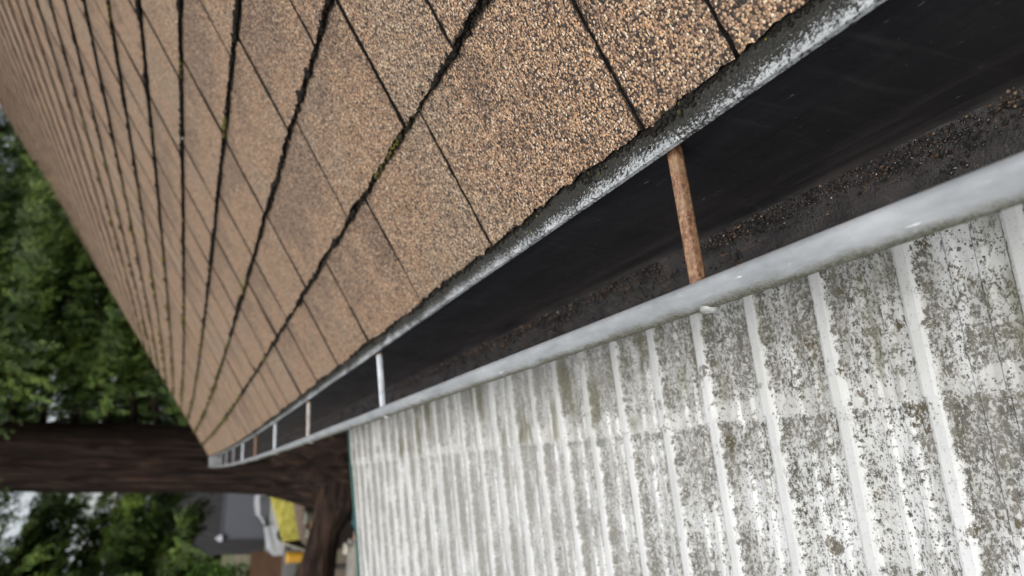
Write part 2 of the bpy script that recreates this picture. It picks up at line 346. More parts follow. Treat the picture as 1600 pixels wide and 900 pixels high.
def mat_bark(nm='cedar_bark', st=(6, 6, .6), k=.95):
    t = NT(nm, .95, .15)
    n = t.noise(t.mapping(t.tc, st), 2.0, 7, .68, .8); b = t.noise(t.tc, .9, 3)
    c = t.ramp(n, [(.34, (.006*k, .0045*k, .0035*k)), (.5, (.028*k, .019*k, .015*k)), (.66, (.085*k, .052*k, .038*k))])
    c = t.mix(t.math('MULTIPLY', t.sstep(b, .5, .7), .35), c, (.05, .024, .017))
    t.col(c); t.bump(n, 1, .14); return t.m
M_BARK = mat_bark(); M_BARK2 = mat_bark('limb_bark', (.6, 6, 5), 1.3)
def mat_leaf(name, a, b, c3):
    t = NT(name, .6, .3); n = t.noise(t.tc, 1.4, 4, .7); f = t.noise(t.tc, 30, 2)
    c = t.ramp(t.math('ADD', t.math('MULTIPLY', n, .7), t.math('MULTIPLY', f, .3)), [(.40, a), (.52, b), (.63, c3)])
    t.col(c)
    tr = t.n('ShaderNodeBsdfTranslucent'); t.l(c, tr.inputs[0]); mx = t.n('ShaderNodeMixShader'); mx.inputs[0].default_value = .18
    t.l(t.b.outputs[0], mx.inputs[1]); t.l(tr.outputs[0], mx.inputs[2]); t.l(mx.outputs[0], t.t.nodes['Material Output'].inputs[0])
    return t.m
M_CED = mat_leaf('cedar_sprays', (.012, .024, .006), (.055, .095, .016), (.17, .25, .042))  # end stops paint shaded gaps and lit tufts into the leaf colour
M_CED2 = mat_leaf('cedar_sprays_dark', (.008, .016, .005), (.036, .064, .013), (.12, .18, .034))  # darker set for the trees behind, shade and lit clumps painted in likewise
M_SHRUB = mat_leaf('shrub_leaves', (.04, .09, .015), (.08, .17, .025), (.15, .27, .04))

# ================================================================ SETTING
def terrain_z(x, y):
    t = min(1, max(0, (y - 5) / 17)); t = t * t * (3 - 2 * t)
    return -2.95 - 1.35 * t
def ground():
    xs = [-900, -300, -100, -40, -20, -12, -8, -5, -3, -1, 1, 3, 5, 8, 12, 20, 40, 100, 300, 900]
    ys = [-900, -200, -50, -20, -8, -3, 0, 3, 5, 7, 9, 11, 13, 15, 17, 19, 22, 26, 32, 40, 60, 100, 300, 1200]
    m = MB(); vs = [(x, y, terrain_z(x, y)) for y in ys for x in xs]; n = len(xs)
    m.add(vs, [(j*n+i, j*n+i+1, (j+1)*n+i+1, (j+1)*n+i) for j in range(len(ys)-1) for i in range(n-1)])
    t = NT('ground_soil', .95, .2); a = t.noise(t.tc, .6, 6, .6); b = t.noise(t.tc, 9, 5, .65)
    c = t.mix(t.sstep(a, .45, .58), t.ramp(b, [(.3, (.07, .05, .034)), (.7, (.17, .14, .11))]), t.ramp(b, [(.3, (.03, .05, .014)), (.7, (.08, .11, .03))]))
    t.col(c); t.bump(b, .6, .03)
    tag(m.build('ground', t.m, smooth=True), kind='structure')
    m = MB(); m.add([(-30, 33.2, -4.275), (20, 33.2, -4.275), (20, 46.5, -4.275), (-30, 46.5, -4.275)], [(0, 1, 2, 3)])
    t = NT('driveway_gravel', .9, .3); t.col(t.ramp(t.noise(t.tc, 5, 6, .7), [(.3, (.10, .095, .09)), (.7, (.2, .19, .175))]))
    tag(m.build('driveway', t.m), kind='structure')
ground()

# ================================================================ HOUSE (near roof)
house = empty('house', (2.5, 4.5, -2.95), 'near house seen from its eave, brown asphalt shingle roof rising from the rain gutter', 'house')
rng = random.Random(4)
near_joints = {0: [-.9, -.6, -.29, .03, .134, .335, .439, .741, 1.023, 1.364, 1.67, 1.971, 2.271], 1: [-.8, -.5, -.17, .14, .30, .605, .775, 1.106, 1.563, 1.895, 2.125, 2.453],
               2: [-.7, -.4, -.1, .25, .55, .88, 1.14, 1.54, 1.86, 2.2], 3: [-.6, -.3, 0, .3, .6, .9, 1.20, 1.50, 1.92, 2.2]}
def joints(k):
    js = list(near_joints.get(k, [Y0 + rng.uniform(.05, .3)]))
    while js[-1] < Y1 - .2: js.append(js[-1] + rng.choice([.305, .305, .305, .32, .29, .24, .40]))
    js[-1] = Y1
    return [Y0 - .05] + js if k in near_joints else [Y0] + js
TK = .0068
def butt_jag(k, y):
    return .0022 * mn.noise(Vector((y * 55, k * 7.3, 0))) + .0014 * mn.noise(Vector((y * 190, k * 3.1, 5))) + .003 * mn.noise(Vector((y * 6, k * 9.7, 2)))
def build_shingles():
    m = MB()
    for k in range(NC):
        js = joints(k)
        for a, b in zip(js[:-1], js[1:]):
            yc = max(.25, (a + b) / 2); dist = math.hypot(yc, .35 + k * EXPO * .8)
            if a < 0: dist = max(dist, 1.2)
            stp = min(.06, max(.0022, .0016 * dist ** 1.6)) if dist < 2.5 else .075
            gap = (.0030 + rng.uniform(-.0006, .0014)) if dist < .8 else (.0045 if dist < 1.6 else .008)
            if k == 0 and abs(a - .134) < .01: gap = .005
            ny = max(2, int((b - a) / stp)); nt = max(3, int(EXPO / (stp * 1.8)))
            r = rng.random(); lift = rng.choice([0, .0006, .0012, .0026]); seed = rng.uniform(0, 99)
            vs = []; uv = []; uv2 = []
            for j in range(nt + 1):
                tt = EXPO * 1.06 * j / nt
                for i in range(ny + 1):
                    f = i / ny; y = a + gap / 2 + (b - a - gap) * f
                    if dist < 2.5:
                        y += (1 - min(1, f * ny / 3)) * .0016 * mn.noise(Vector((tt * 90, seed, a * 10))) + (1 - min(1, (1 - f) * ny / 3)) * .0016 * mn.noise(Vector((tt * 90, seed + 5, b * 10)))
                    t = tt + (butt_jag(k, y) * (1 + .5 * dist) if j == 0 and dist < 4 else 0)
                    n = -TK * tt / EXPO + lift * (1 - tt / EXPO) * abs(2 * f - 1) ** 2 + .0009 * mn.noise(Vector((y * 9, (tt + k * EXPO) * 9, seed)))
                    vs.append(roofpt(k * EXPO + t, y, n)); uv.append((f * (b - a), tt)); uv2.append((b - a, r))
            n1 = ny + 1; fs = [(j*n1+i, j*n1+i+1, (j+1)*n1+i+1, (j+1)*n1+i) for j in range(nt) for i in range(ny)]
            fs = [f[::-1] for f in fs]
            m.add(vs, fs, 0, uv, uv2)
            # butt and side faces
            rim = [j * n1 for j in range(nt, -1, -1)] + list(range(1, n1)) + [j * n1 + ny for j in range(1, nt + 1)]
            ev = []; 
            for idx in rim:
                p = Vector(vs[idx]); ev.append(p); ev.append(p + Vector((ST, 0, -CT)) * (TK * 1.02))
            m.add(ev, [(2*i, 2*i+1, 2*i+3, 2*i+2) for i in range(len(rim) - 1)], 1)
    # dark underlay showing in the joints
    ys = [Y0 + (Y1 - Y0) * i / 24 for i in range(25)]; vs = []
    for y in ys: vs += [roofpt(.004, y, -.0135), roofpt(NC * EXPO, y, -.0135)]
    m.add(vs, [(2*i, 2*i+1, 2*i+3, 2*i+2) for i in range(24)], 1)
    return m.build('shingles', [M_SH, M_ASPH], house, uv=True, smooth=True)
build_shingles()
ICO = None
def ico():
    import bmesh
    bm = bmesh.new(); bmesh.ops.create_icosphere(bm, subdivisions=1, radius=1); v = np.array([x.co[:] for x in bm.verts]); f = np.array([[x.index for x in q.verts] for q in bm.faces]); bm.free(); return v, f
IV, IF = ico()
def blobs(name, mats, pts, parent=None, seed=1, smooth=True):
    """pts: list of (x,y,z,rx,ry,rz,matindex)"""
    r = np.random.RandomState(seed); V = []; F = []; MI = []; b = 0
    for (x, y, z, rx, ry, rz, mi) in pts:
        v = IV * (1 + r.uniform(-.3, .3, (len(IV), 1))) * np.array([rx, ry, rz])
        a = r.uniform(0, 6.28); ca, sa = math.cos(a), math.sin(a)
        v = v @ np.array([[ca, sa, 0], [-sa, ca, 0], [0, 0, 1]]) if abs(rx - ry) < 1e-9 else v
        V.append(v + np.array([x, y, z])); F.append(IF + b); MI += [mi] * len(IF); b += len(IV)
    V = np.concatenate(V); F = np.concatenate(F)
    me = bpy.data.meshes.new(name); me.vertices.add(len(V)); me.vertices.foreach_set('co', V.ravel())
    me.loops.add(F.size); me.loops.foreach_set('vertex_index', F.ravel().astype(np.int32)); me.polygons.add(len(F))
    me.polygons.foreach_set('loop_start', np.arange(0, F.size, 3, dtype=np.int32)); me.polygons.foreach_set('loop_total', np.full(len(F), 3, dtype=np.int32))
    for m in mats: me.materials.append(m)
    me.polygons.foreach_set('material_index', MI); me.polygons.foreach_set('use_smooth', [smooth] * len(F)); me.update(calc_edges=True)
    o = bpy.data.objects.new(name, me); C.objects.link(o)
    if parent: o.parent = parent; o.location = -parent.location
    return o
def moss_lines():
    r = random.Random(11); P = []
    for k in range(1, 26):
        y = -.2 if k < 8 else .3
        while y < Y1 - .05:
            d = math.hypot(max(y, .2), .3 + .13 * k)
            dens = .35 + 1.1 * mn.noise(Vector((y * 7, k * 5.1, 3))) + .5 * mn.noise(Vector((y * 30, k * 2.1, 8)))
            step = .0022 * max(1, d) ** 1.5
            if r.random() < dens + .1:
                s = r.uniform(.0009, .0034) * (1 + .4 * d) * (1.25 if dens > .6 else .9)
                green = mn.noise(Vector((y * 3, k * 4, 20)))
                mi = 1 if green > .25 or (y > 3.5 and r.random() < .5) else (2 if r.random() < .008 else 0)
                if k > 9: s *= .5
                elif mi == 1 and y > 3.5: s *= 1.4
                t = k * EXPO + r.gauss(-.0015, .0018)
                p = roofpt(t, y, -TK * .6 + s * .35)
                P.append((*p, s, s * r.uniform(.8, 1.8), s * .8, mi))
            y += step * r.uniform(.4, 1.6)
    # along the joints of the near tabs
    for k, js in near_joints.items():
        for jy in js:
            if jy < -.2: continue
            for _ in range(45):
                t = k * EXPO + r.uniform(.004, EXPO * .98); s = r.uniform(.0006, .0013)
                p = roofpt(t, jy + r.gauss(0, .0011), -TK * (t / EXPO - k) - .0012); P.append((*p, s, s, s, 0))
    # moss pads higher up the roof
    for _ in range(300):
        k = int(1 + 9 * r.random() ** 1.6); y = r.uniform(4.2, 9.8)
        if mn.noise(Vector((y * .9, k * .35, 2))) < .08: continue
        for q in range(r.randint(1, 4)):
            s = r.uniform(.004, .010); p = roofpt(k * EXPO + r.gauss(-.006, .008), y + r.gauss(0, .03), -.003); P.append((*p, s, s, s * .6, 1))
    o = blobs('moss', [M_GRIME, M_MOSS, M_LICHEN], P, house, 3); o['kind'] = 'stuff'
moss_lines()
def eave_crud():
    r = random.Random(5); P = []; y = -.1
    while y < 4:
        d = max(y, .3)
        dens = .55 + .9 * mn.noise(Vector((y * 11, 1, 3))) + .4 * mn.noise(Vector((y * 50, 1, 8)))
        if r.random() < dens:
            s = r.uniform(.0005, .0014) * (1 + .4 * d) * (1.5 if dens > .95 else 1); dx = abs(r.gauss(0, .0035)) * (1.3 if dens > .7 else .7)
            P.append((*bend(EX - dx + .0008, y, -.2758 + s * .3), s, s, s * .7, 0 if r.random() < .97 else 1))
        y += .0011 * d * r.uniform(.3, 1.7)
    o = blobs('eave_grime', [M_GRIME, M_MOSS], P, house, 8); o['kind'] = 'stuff'
eave_crud()
def strip(name, prof, mat, parent, y0, y1, n=60, uvs=None, smooth=True, wob=0, label=None):
    """sweep an open (x, z) profile along the eave"""
    m = MB(); k = len(prof); vs = []; uv = []
    ys = [y0 + (y1 - y0) * (i / n) ** 1.0 for i in range(n + 1)]
    for y in ys:
        w = wob * mn.noise(Vector((y * 3, 3, 1)))
        for i, (x, z) in enumerate(prof):
            vs.append(bend(x + w, y, z + w * .6)); uv.append(((uvs[i] if uvs else i / (k - 1)), y))
    m.add(vs, [(a*k+i, a*k+i+1, (a+1)*k+i+1, (a+1)*k+i) for a in range(n) for i in range(k-1)], 0, uv)
    o = m.build(name, mat, parent, smooth=smooth, uv=True)
    if label: o['label'] = label
    return o
strip('drip_edge', [(EX + .05, EZ + .022), (EX + .012, -.2760), (EX, -.2764), (DX + .004, DZ + .0002), (DX + .001, DZ - .0002), (DX, DZ - .0012), (DX, DZ - .005), (DX + .0015, DZ - .0055), (DX + .0018, DZ - .002)], M_DRIP, house, Y0, Y1, 120,
      uvs=[0, 0, 0, .85, .95, 1, 1, 1, 1], smooth=False, wob=.0012)
MH = simple('house_paint', (.45, .42, .36), .7, .1, 3)
def near_house():
    strip('fascia_board', [(.2345, -.279), (.2345, -.47), (.255, -.47), (.255, -.279)], simple('fascia_paint', (.5, .5, .48), .6, .1, 5), house, Y0, Y1, 20, smooth=False)
    m = MB(); m.box((.258, Y0 + .05, -.468), (.86, Y1 - .3, -.455)); m.build('soffit', MH, house)
    top = NC * EXPO
    m = MB(); m.box((.85, Y0 + .3, -2.95), (.99, Y1 - .5, -.46)); m.box((.99, Y1 - .64, -2.95), (11.4, Y1 - .5, -.46))
    rx, rz = EX + top * CT, EZ + top * ST
    m.add([(.86, Y1 - .52, -.46), (11.4, Y1 - .52, -.46), (rx, Y1 - .52, rz - .12)], [(0, 1, 2)])
    m.build('wall', MH, house)
    m = MB(); m.add([(rx, Y0, rz - .012), (rx, Y1, rz + .05), (2*rx - EX, Y1, EZ), (2*rx - EX, Y0, EZ)], [(0, 1, 2, 3)]); m.build('far_roof_slope', M_ASPH, house)
    m = MB(); vs = []
    for t, dy in ((0, 0), (top, 0)):
        for n in (-.012, -.15):
            for y in (Y1 - .035, Y1 - .004): vs.append(roofpt(t, y, n))
    m.add(vs, [(0,1,3,2),(4,6,7,5),(0,4,5,1),(2,3,7,6),(0,2,6,4),(1,5,7,3)]); m.build('rake_board', simple('rake_paint', (.30, .24, .18), .7), house)
near_house()

# ================================================================ RAIN GUTTER
GY1 = 10.4
gutter = empty('rain_gutter', (.18, 4.5, -.4273), 'grey painted metal rain gutter with dark wet inside along the shingle eave', 'gutter')
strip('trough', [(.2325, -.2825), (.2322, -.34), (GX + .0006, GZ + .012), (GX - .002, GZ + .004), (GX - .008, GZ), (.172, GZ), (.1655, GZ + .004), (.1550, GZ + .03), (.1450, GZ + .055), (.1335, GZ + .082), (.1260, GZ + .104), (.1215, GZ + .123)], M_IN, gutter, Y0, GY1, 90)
# rolled lip: inner hem, dome, outer face, then the ogee front
LIP = [(.1272, -.3000), (.1292, -.2960), (PX + .0003, PZ - .0026), (PX, PZ - .0006), (PX - .0010, PZ + .0006), (PX - .0038, PZ + .0016), (PX - .0052, PZ + .0014), (.1208, -.2896), (.1178, -.2938), (.1152, -.2980), (.1138, -.3012), (.1139, -.3040), (.1150, -.3065), (.1170, -.3110), (.1190, -.3160), (.1305, -.345), (.1420, -.372), (.1515, -.398), (.1625, -.4305), (.168, -.4325), (.236, -.4325)]
LU = [.0, .04, .08, .12, .16, .24, .30, .42, .56, .68, .78, .86, .93, 1, 1, 1, 1, 1, 1, 1, 1]
strip('rolled_lip', LIP, M_LIP, gutter, Y0, GY1, 220, uvs=LU, wob=.0008)
m = MB(); prof = [(.2325, -.2825), (.23, -.432), (.1625, -.4305), (.1515, -.398), (.142, -.372), (.1305, -.345), (.113, -.30)]
m.add([bend(x, GY1, z) for x, z in prof], [tuple(range(7))]); m.build('end_cap', M_LIP, gutter)
# spikes with their ferrules
def spike(k):
    y = .4155 + .910 * k; dy = .017 + (.024 if k == 1 else 0); r = random.Random(k + 40)
    mat = {0: M_RUST, 1: M_FW, 2: M_FT, 3: M_FW, 4: M_RUST, 5: M_FW}.get(k, M_FG)
    lab = {0: 'thick rust-brown spike tube nearest the camera', 1: 'white spike tube with a rusty end', 2: 'weathered tan-white spike tube', 3: 'clean white spike tube', 4: 'copper-brown spike tube', 5: 'pale white spike tube before the far grey ones'}.get(k)
    za, zb = -.2960, -.2925
    m = MB(); N = 40
    pts = [bend(.1250 + (.2315 - .1250) * i / N, y + dy * (i / N), za + (zb - za) * i / N) for i in range(N + 1)]
    rad = [.0056 * (1 + .035 * mn.noise(Vector((i * .4, k, 0)))) for i in range(N + 1)]
    m.tube(pts, rad, 36, 0, True, lambda t, i: 1 + .075 * abs(math.cos(3 * t + .4)) ** 3)
    o = m.build('gutter_spike', mat, gutter, smooth=True)
    if lab: o['label'] = lab
    if k in (1, 2):
        m = MB(); m.tube([bend(.2185 + .0035 * i, y + dy * .93, zb) for i in range(4)], [.0057, .006, .006, .0058], 14); m.build('rusty_collar', M_RUST, o, smooth=True)
    m = MB(); hx = .1135
    m.tube([bend(hx - .0020 + d, y + .002, -.3040) for d in (0, .0006, .0016, .0080)], [.0030, .0052, .0060, .0060], 18)
    h = m.build('spike_head', M_HEAD, o, smooth=True)
for k in range(11): spike(k)

def sludge():
    m = MB(); ys = [-.4 + .006 * i for i in range(300)] + [1.4 + .05 * i for i in range(1, 180)]; ys = [y for y in ys if y < GY1 - .02]
    n = 26; vs = []
    for y in ys:
        for i in range(n + 1):
            f = i / n; x = .166 + (GX - .004 - .166) * f
            h = .0016 + .0022 * mn.noise(Vector((x * 60, y * 22, 1))) + .0016 * mn.noise(Vector((x * 240, y * 120, 4))) + .0018 * max(0, f - .86) / .14 * (1 + mn.noise(Vector((y * 25, 1, 1))) + .9 * mn.noise(Vector((y * 150, x * 300, 1))))
            if f < .06: h += .002
            vs.append(bend(x, y, GZ + max(.0004, h)))
    k = n + 1; m.add(vs, [(a*k+i, a*k+i+1, (a+1)*k+i+1, (a+1)*k+i) for a in range(len(ys)-1) for i in range(n)])
    o = m.build('sludge', M_SLUDGE, smooth=True)
    tag(o, 'black wet sludge film lying on the gutter floor', 'sludge', kind='stuff')
    r = random.Random(9); P = []
    for _ in range(9000):
        y = r.uniform(-.1, 1.7) if r.random() < .8 else r.uniform(1.7, 4)
        cl = mn.noise(Vector((y * 9, 0, 5))) + .5 * mn.noise(Vector((y * 30, 0, 5)))
        if r.random() < .6: x = GX - .0065 - abs(r.gauss(0, .006)); keep = cl > -.25
        else: x = r.uniform(.17, .222); keep = mn.noise(Vector((x * 55, y * 20, 7))) > .12
        if not keep: continue
        s = r.uniform(.0004, .0009) * (1.25 if y < 1 else 1.6)
        mi = r.choices([0, 1, 2, 3], [.87, .11, .018, .002])[0]
        P.append((*bend(x, y, GZ + .0038 + s * .2 + (.003 if x > GX - .011 else 0)), s, s, s * .7, mi))
    for _ in range(3600):
        y = r.uniform(-.1, 1.5); x = GX - .006 - abs(r.gauss(0, .009)) if r.random() < .6 else r.uniform(.17, .222)
        if mn.noise(Vector((x * 40, y * 14, 3))) < .05: continue
        s = r.uniform(.0005, .0017); P.append((*bend(x, y, GZ + .0024 + s * .3), s, s * r.uniform(.9, 1.5), s * .55, 0))
    for _ in range(26):     # shed granules in small heaps
        cy = r.uniform(.1, 1.3); cx = GX - .008 - abs(r.gauss(0, .008))
        for q in range(r.randint(6, 22)):
            s = r.uniform(.0006, .0012); P.append((*bend(cx + r.gauss(0, .003), cy + r.gauss(0, .008), GZ + .0062 + r.uniform(0, .001)), s, s, s * .8, r.choices([1, 2, 3], [.92, .075, .005])[0]))
    o = blobs('shingle_grit', M_GRIT, P, None, 6, False)
    tag(o, 'brown and black shingle grit washed along the gutter floor corner', 'grit', kind='stuff')
sludge()

# ================================================================ PATIO COVER
BT = math.tan(.1314); PIT = .0762 * 1.12; PB0 = .3601 * 1.12; PYT = 2.545
def pz(x): return -.4766 + (x - .1444) * BT
patio = empty('patio_cover', (-.8, 1.0, -2.95), 'white corrugated patio roof speckled with moss and dirt below the gutter', 'patio roof')
PROF = [(0, 0), (.07, 0), (.10, .0024), (.15, .0024), (.18, 0), (.30, 0), (.355, 0), (.385, .0070), (.415, .0098), (.45, .0108), (.55, .0108), (.585, .0098), (.615, .0070), (.645, 0), (.70, 0), (.82, 0), (.85, .0024), (.90, .0024), (.93, 0)]
def panel(name, x0, x1, dz, label):
    m = MB(); ys = []
    j = int(math.floor((-1.2 - PB0) / PIT)) - 1
    while True:
        for (p, h) in PROF:
            y = PB0 + (j + p - .5) * PIT
            if y > PYT - .01: break
            ys.append((y, h, p + j))
        else:
            j += 1; continue
        break
    nx = 30; xs = [x0 + (x1 - x0) * (i / nx) for i in range(nx + 1)]; vs = []; uv = []
    for x in xs:
        for (y, h, p) in ys: vs.append((x, y, pz(x) + dz + h)); uv.append((p, x))
    n = len(ys)
    # seam at p=0: make the last column of a pitch read p close to 1 (profile is flat there)
    m.add(vs, [(a*n+i, a*n+i+1, (a+1)*n+i+1, (a+1)*n+i)[::-1] for a in range(nx) for i in range(n-1)], 0, uv)
    o = m.build(name, M_PAT, patio, uv=True)
    sm = o.modifiers.new('thick', 'SOLIDIFY'); sm.thickness = .0014; sm.offset = -1
    o['label'] = label
panel('corrugated_sheet', .0645, .222, .0026, 'upper corrugated sheet lapped over the lower one, greener near the gutter')
panel('corrugated_sheet', -2.6, .10, 0, 'lower corrugated sheet streaked grey')
m = MB()
a = .0
m.add([(-2.6, PYT, pz(-2.6) + .012), (.235, PYT, pz(.235) + .012), (.235, PYT + .03, pz(.235) + .012), (-2.6, PYT + .03, pz(-2.6) + .012),
       (-2.6, PYT, pz(-2.6) - .15), (.235, PYT, pz(.235) - .15), (.235, PYT + .03, pz(.235) - .15), (-2.6, PYT + .03, pz(-2.6) - .15)],
      [(0,1,2,3),(7,6,5,4),(0,4,5,1),(1,5,6,2),(2,6,7,3),(3,7,4,0)])
m.build('edge_trim', M_GREEN, patio)
m = MB(); m.box((-2.5, -1.0, pz(-2.5) - .2), (-2.4, PYT - .02, pz(-2.5) - .02)); m.build('beam', M_GREEN, patio)
for yy in (-.9, 2.42):
    m = MB(); m.box((-2.5, yy, -2.95), (-2.4, yy + .1, pz(-2.5) - .203)); m.build('post', M_GREEN, patio)
for yy in (-.6, 0, .6, 1.2, 1.8):
    m = MB(); m.add([(-2.39, yy, pz(-2.39) - .012), (.2, yy, pz(.2) - .012), (.2, yy + .04, pz(.2) - .012), (-2.39, yy + .04, pz(-2.39) - .012), (-2.39, yy, pz(-2.39) - .1), (.2, yy, pz(.2) - .1), (.2, yy + .04, pz(.2) - .1), (-2.39, yy + .04, pz(-2.39) - .1)],
                    [(0,1,2,3),(7,6,5,4),(0,4,5,1),(1,5,6,2),(2,6,7,3),(3,7,4,0)]); m.build('rafter', M_WOODP, patio)

# ================================================================ TREES
def sprays_mesh(name, mat, boughs, parent, seed, leaf=(.085, .024), per=14, dens=1.0, droop=.9, zmin=None, cut=None):
    """boughs: list of (p0, dir, length). Every bough carries flat hanging fans of small scale-leaf strips."""
    r = np.random.RandomState(seed); O = []; D = []; Nn = []; Ls = []
    for (p0, d, L) in boughs:
        p0 = np.array(p0, float); d = np.array(d, float); d /= np.linalg.norm(d)
        n = max(3, int(L / .085 * dens)); s = np.linspace(.06, 1, n) ** .75
        side = np.cross(d, [0, 0, 1]); side /= np.linalg.norm(side) + 1e-9
        for q in s:
            c = p0 + d * L * q + np.array([0, 0, -droop * .22 * L * q ** 2.2])
            wid = .42 * L ** .6 * (1.15 - q) + .10
            for sg in (-1, 1):
                if r.rand() < .08: continue
                o = c + side * sg * wid * r.uniform(0, .8) + r.normal(0, .05, 3)
                fd = side * sg * r.uniform(.2, 1) + d * r.uniform(.2, .9) + np.array([0, 0, -r.uniform(.25, 1.1) * droop]); fd /= np.linalg.norm(fd)
                O.append(o); D.append(fd); Ls.append(r.uniform(.22, .48))
    O = np.array(O); D = np.array(D); Ls = np.array(Ls)
    if zmin is not None:
        k = O[:, 2] > zmin + r.normal(0, .12, len(O)); O, D, Ls = O[k], D[k], Ls[k]
    if cut is not None:
        k = cut(O); O, D, Ls = O[k], D[k], Ls[k]
    K = len(O); up = np.array([0, 0, 1.]) + r.normal(0, .45, (K, 3)); sd = np.cross(D, up); sd /= np.linalg.norm(sd, axis=1)[:, None]
    nn = np.cross(sd, D)
    V = []
    for i in range(per):
        f = (i + .5) / per; sg = 1 if i % 2 else -1
        base = O + D * (Ls * f)[:, None] + np.array([0, 0, -1.]) * (Ls * .25 * f * f)[:, None]
        ang = r.uniform(.35, .75, K)[:, None]
        ld = D * np.cos(ang) + sd * sg * np.sin(ang) + nn * r.normal(0, .22, (K, 1)) + np.array([0, 0, -.2]); ld /= np.linalg.norm(ld, axis=1)[:, None]
        lw = np.cross(ld, nn + r.normal(0, .3, (K, 3))); lw /= np.linalg.norm(lw, axis=1)[:, None]
        ll = (leaf[0] * r.uniform(.7, 1.5, K) * (1.25 - .7 * f))[:, None]; w = (leaf[1] * r.uniform(.7, 1.3, K))[:, None]
        a = base; V.append(np.stack([a - lw * w * .35, a + ld * ll * .55 - lw * w * .6, a + ld * ll, a + ld * ll * .55 + lw * w * .6], 1))
    V = np.concatenate(V).reshape(-1, 3); n = len(V) // 4
    me = bpy.data.meshes.new(name); me.vertices.add(len(V)); me.vertices.foreach_set('co', V.ravel())
    me.loops.add(4 * n); me.loops.foreach_set('vertex_index', np.arange(4 * n, dtype=np.int32)); me.polygons.add(n)
    me.polygons.foreach_set('loop_start', np.arange(0, 4 * n, 4, dtype=np.int32)); me.polygons.foreach_set('loop_total', np.full(n, 4, dtype=np.int32))
    me.materials.append(mat); me.update(calc_edges=True)
    o = bpy.data.objects.new(name, me); C.objects.link(o); o.parent = parent; o.location = -parent.location
    return o
def bough_set(cx, cy, z0, z1, rad, n, r, az=(0, 360), shape=lambda f: 1, rise=.1):
    B = []
    for i in range(n):
        f = (i + r.random()) / n; z = z0 + (z1 - z0) * f; a = R(r.uniform(*az)); L = rad * shape(f) * r.uniform(.7, 1.08)
        B.append(((cx, cy, z), (math.sin(a), math.cos(a), rise + r.uniform(-.12, .15)), L))
    return B
def limbs(B, parent, mat, every=2):
    m = MB()
    for (p, d, L) in B[::every]:
        p = Vector(p); d = Vector(d).normalized()
        pts = [p + d * L * q + Vector((0, 0, -.18 * L * q ** 2.2)) for q in (0, .3, .6, .9)]
        m.tube(pts, [.022 * L ** .5 + .015, .018 * L ** .5 + .008, .012, .004], 5)
    return m.build('limbs', mat, parent, smooth=True)

def big_cedar():
    gz = terrain_z(.4, 12.6)
    t = empty('cedar_tree', (.42, 12.7, gz), 'huge old cedar, thick red-brown trunk with a low side limb, past the gutter end', 'tree')
    # trunk, buttressed; left side profile measured
    m = MB(); N = 40
    zs = [gz - .1, -3.2, -2.8, -2.4, -2.1, -1.8, -1.5, -1.1, -.6, 0, .8, 1.6, 2.4, 4, 7, 11, 15]
    cx = [.40, .40, .40, .40, .40, .39, .37, .36, .36, .36, .35, .34, .34, .34, .34, .4, .5]
    rr = [1.15, 1.02, .92, .85, .78, .69, .585, .48, .465, .465, .47, .465, .46, .42, .33, .2, .05]
    vs = []
    for z, c, q in zip(zs, cx, rr):
        for k in range(N):
            a = 2 * math.pi * k / N
            lob = 1 + (.10 * math.sin(5 * a + .6 + z * .15) + .06 * math.sin(9 * a + z * .3)) * (.35 + .65 * min(1, max(0, (-z - .2) / 2.2))) + .035 * mn.noise(Vector((math.cos(a) * 2.2, math.sin(a) * 2.2, z * .6))) + .03 * mn.noise(Vector((math.cos(a) * 7, math.sin(a) * 7, z * 1.8)))
            vs.append((c + q * lob * math.cos(a), 12.7 + q * lob * math.sin(a), z))
    m.add(vs, [(j*N+k, j*N+(k+1) % N, (j+1)*N+(k+1) % N, (j+1)*N+k) for j in range(len(zs)-1) for k in range(N)])
    o = m.build('trunk', M_BARK, t, smooth=True)
    # low limb that leaves the base to the left and sweeps upward out of view
    m = MB()
    P = [(.35, 12.45, -2.30), (-.02, 12.35, -2.17), (-.32, 12.3, -2.06), (-.62, 12.3, -1.965), (-.95, 12.3, -1.92), (-1.3, 12.3, -1.87), (-1.8, 12.35, -1.60), (-2.3, 12.4, -.9), (-2.55, 12.4, 0), (-2.6, 12.4, 1.6), (-2.5, 12.4, 4)]
    rad = [.50, .40, .29, .215, .235, .285, .30, .29, .25, .2, .06]
    m.tube(P, rad, 20, 0, True, lambda a, i: 1 + .07 * math.sin(3 * a + i * .5) + .04 * math.sin(7 * a + i))
    l = m.build('limb', M_BARK2, t, smooth=True); l['label'] = 'thick low limb sweeping away from the trunk base'
    r = random.Random(2)
    B = bough_set(.6, 12.95, .0, 9, 4.8, 210, r, (20, 150), lambda f: 1 - .45 * f)
    B += bough_set(.3, 12.8, 2.6, 9, 3.0, 26, r, (200, 340), lambda f: 1 - .3 * f)
    B += [((-1.4, 11.6, 2.7), (.9, -.3, -.25), 1.2), ((-1.2, 11.3, 2.4), (.8, -.2, -.2), .9), ((-1.9, 11.5, 2.3), (.7, -.1, -.3), 1.2)]
    def cut(O):        # keep the face of the trunk clear
        return ~((O[:, 0] > -.22) & (O[:, 0] < .92) & (O[:, 1] < 12.9) & (O[:, 2] < 2.15))
    sprays_mesh('crown', M_CED, B, t, 5, cut=cut, zmin=-.25)
    limbs(B, t, M_BARK, 9)
big_cedar()
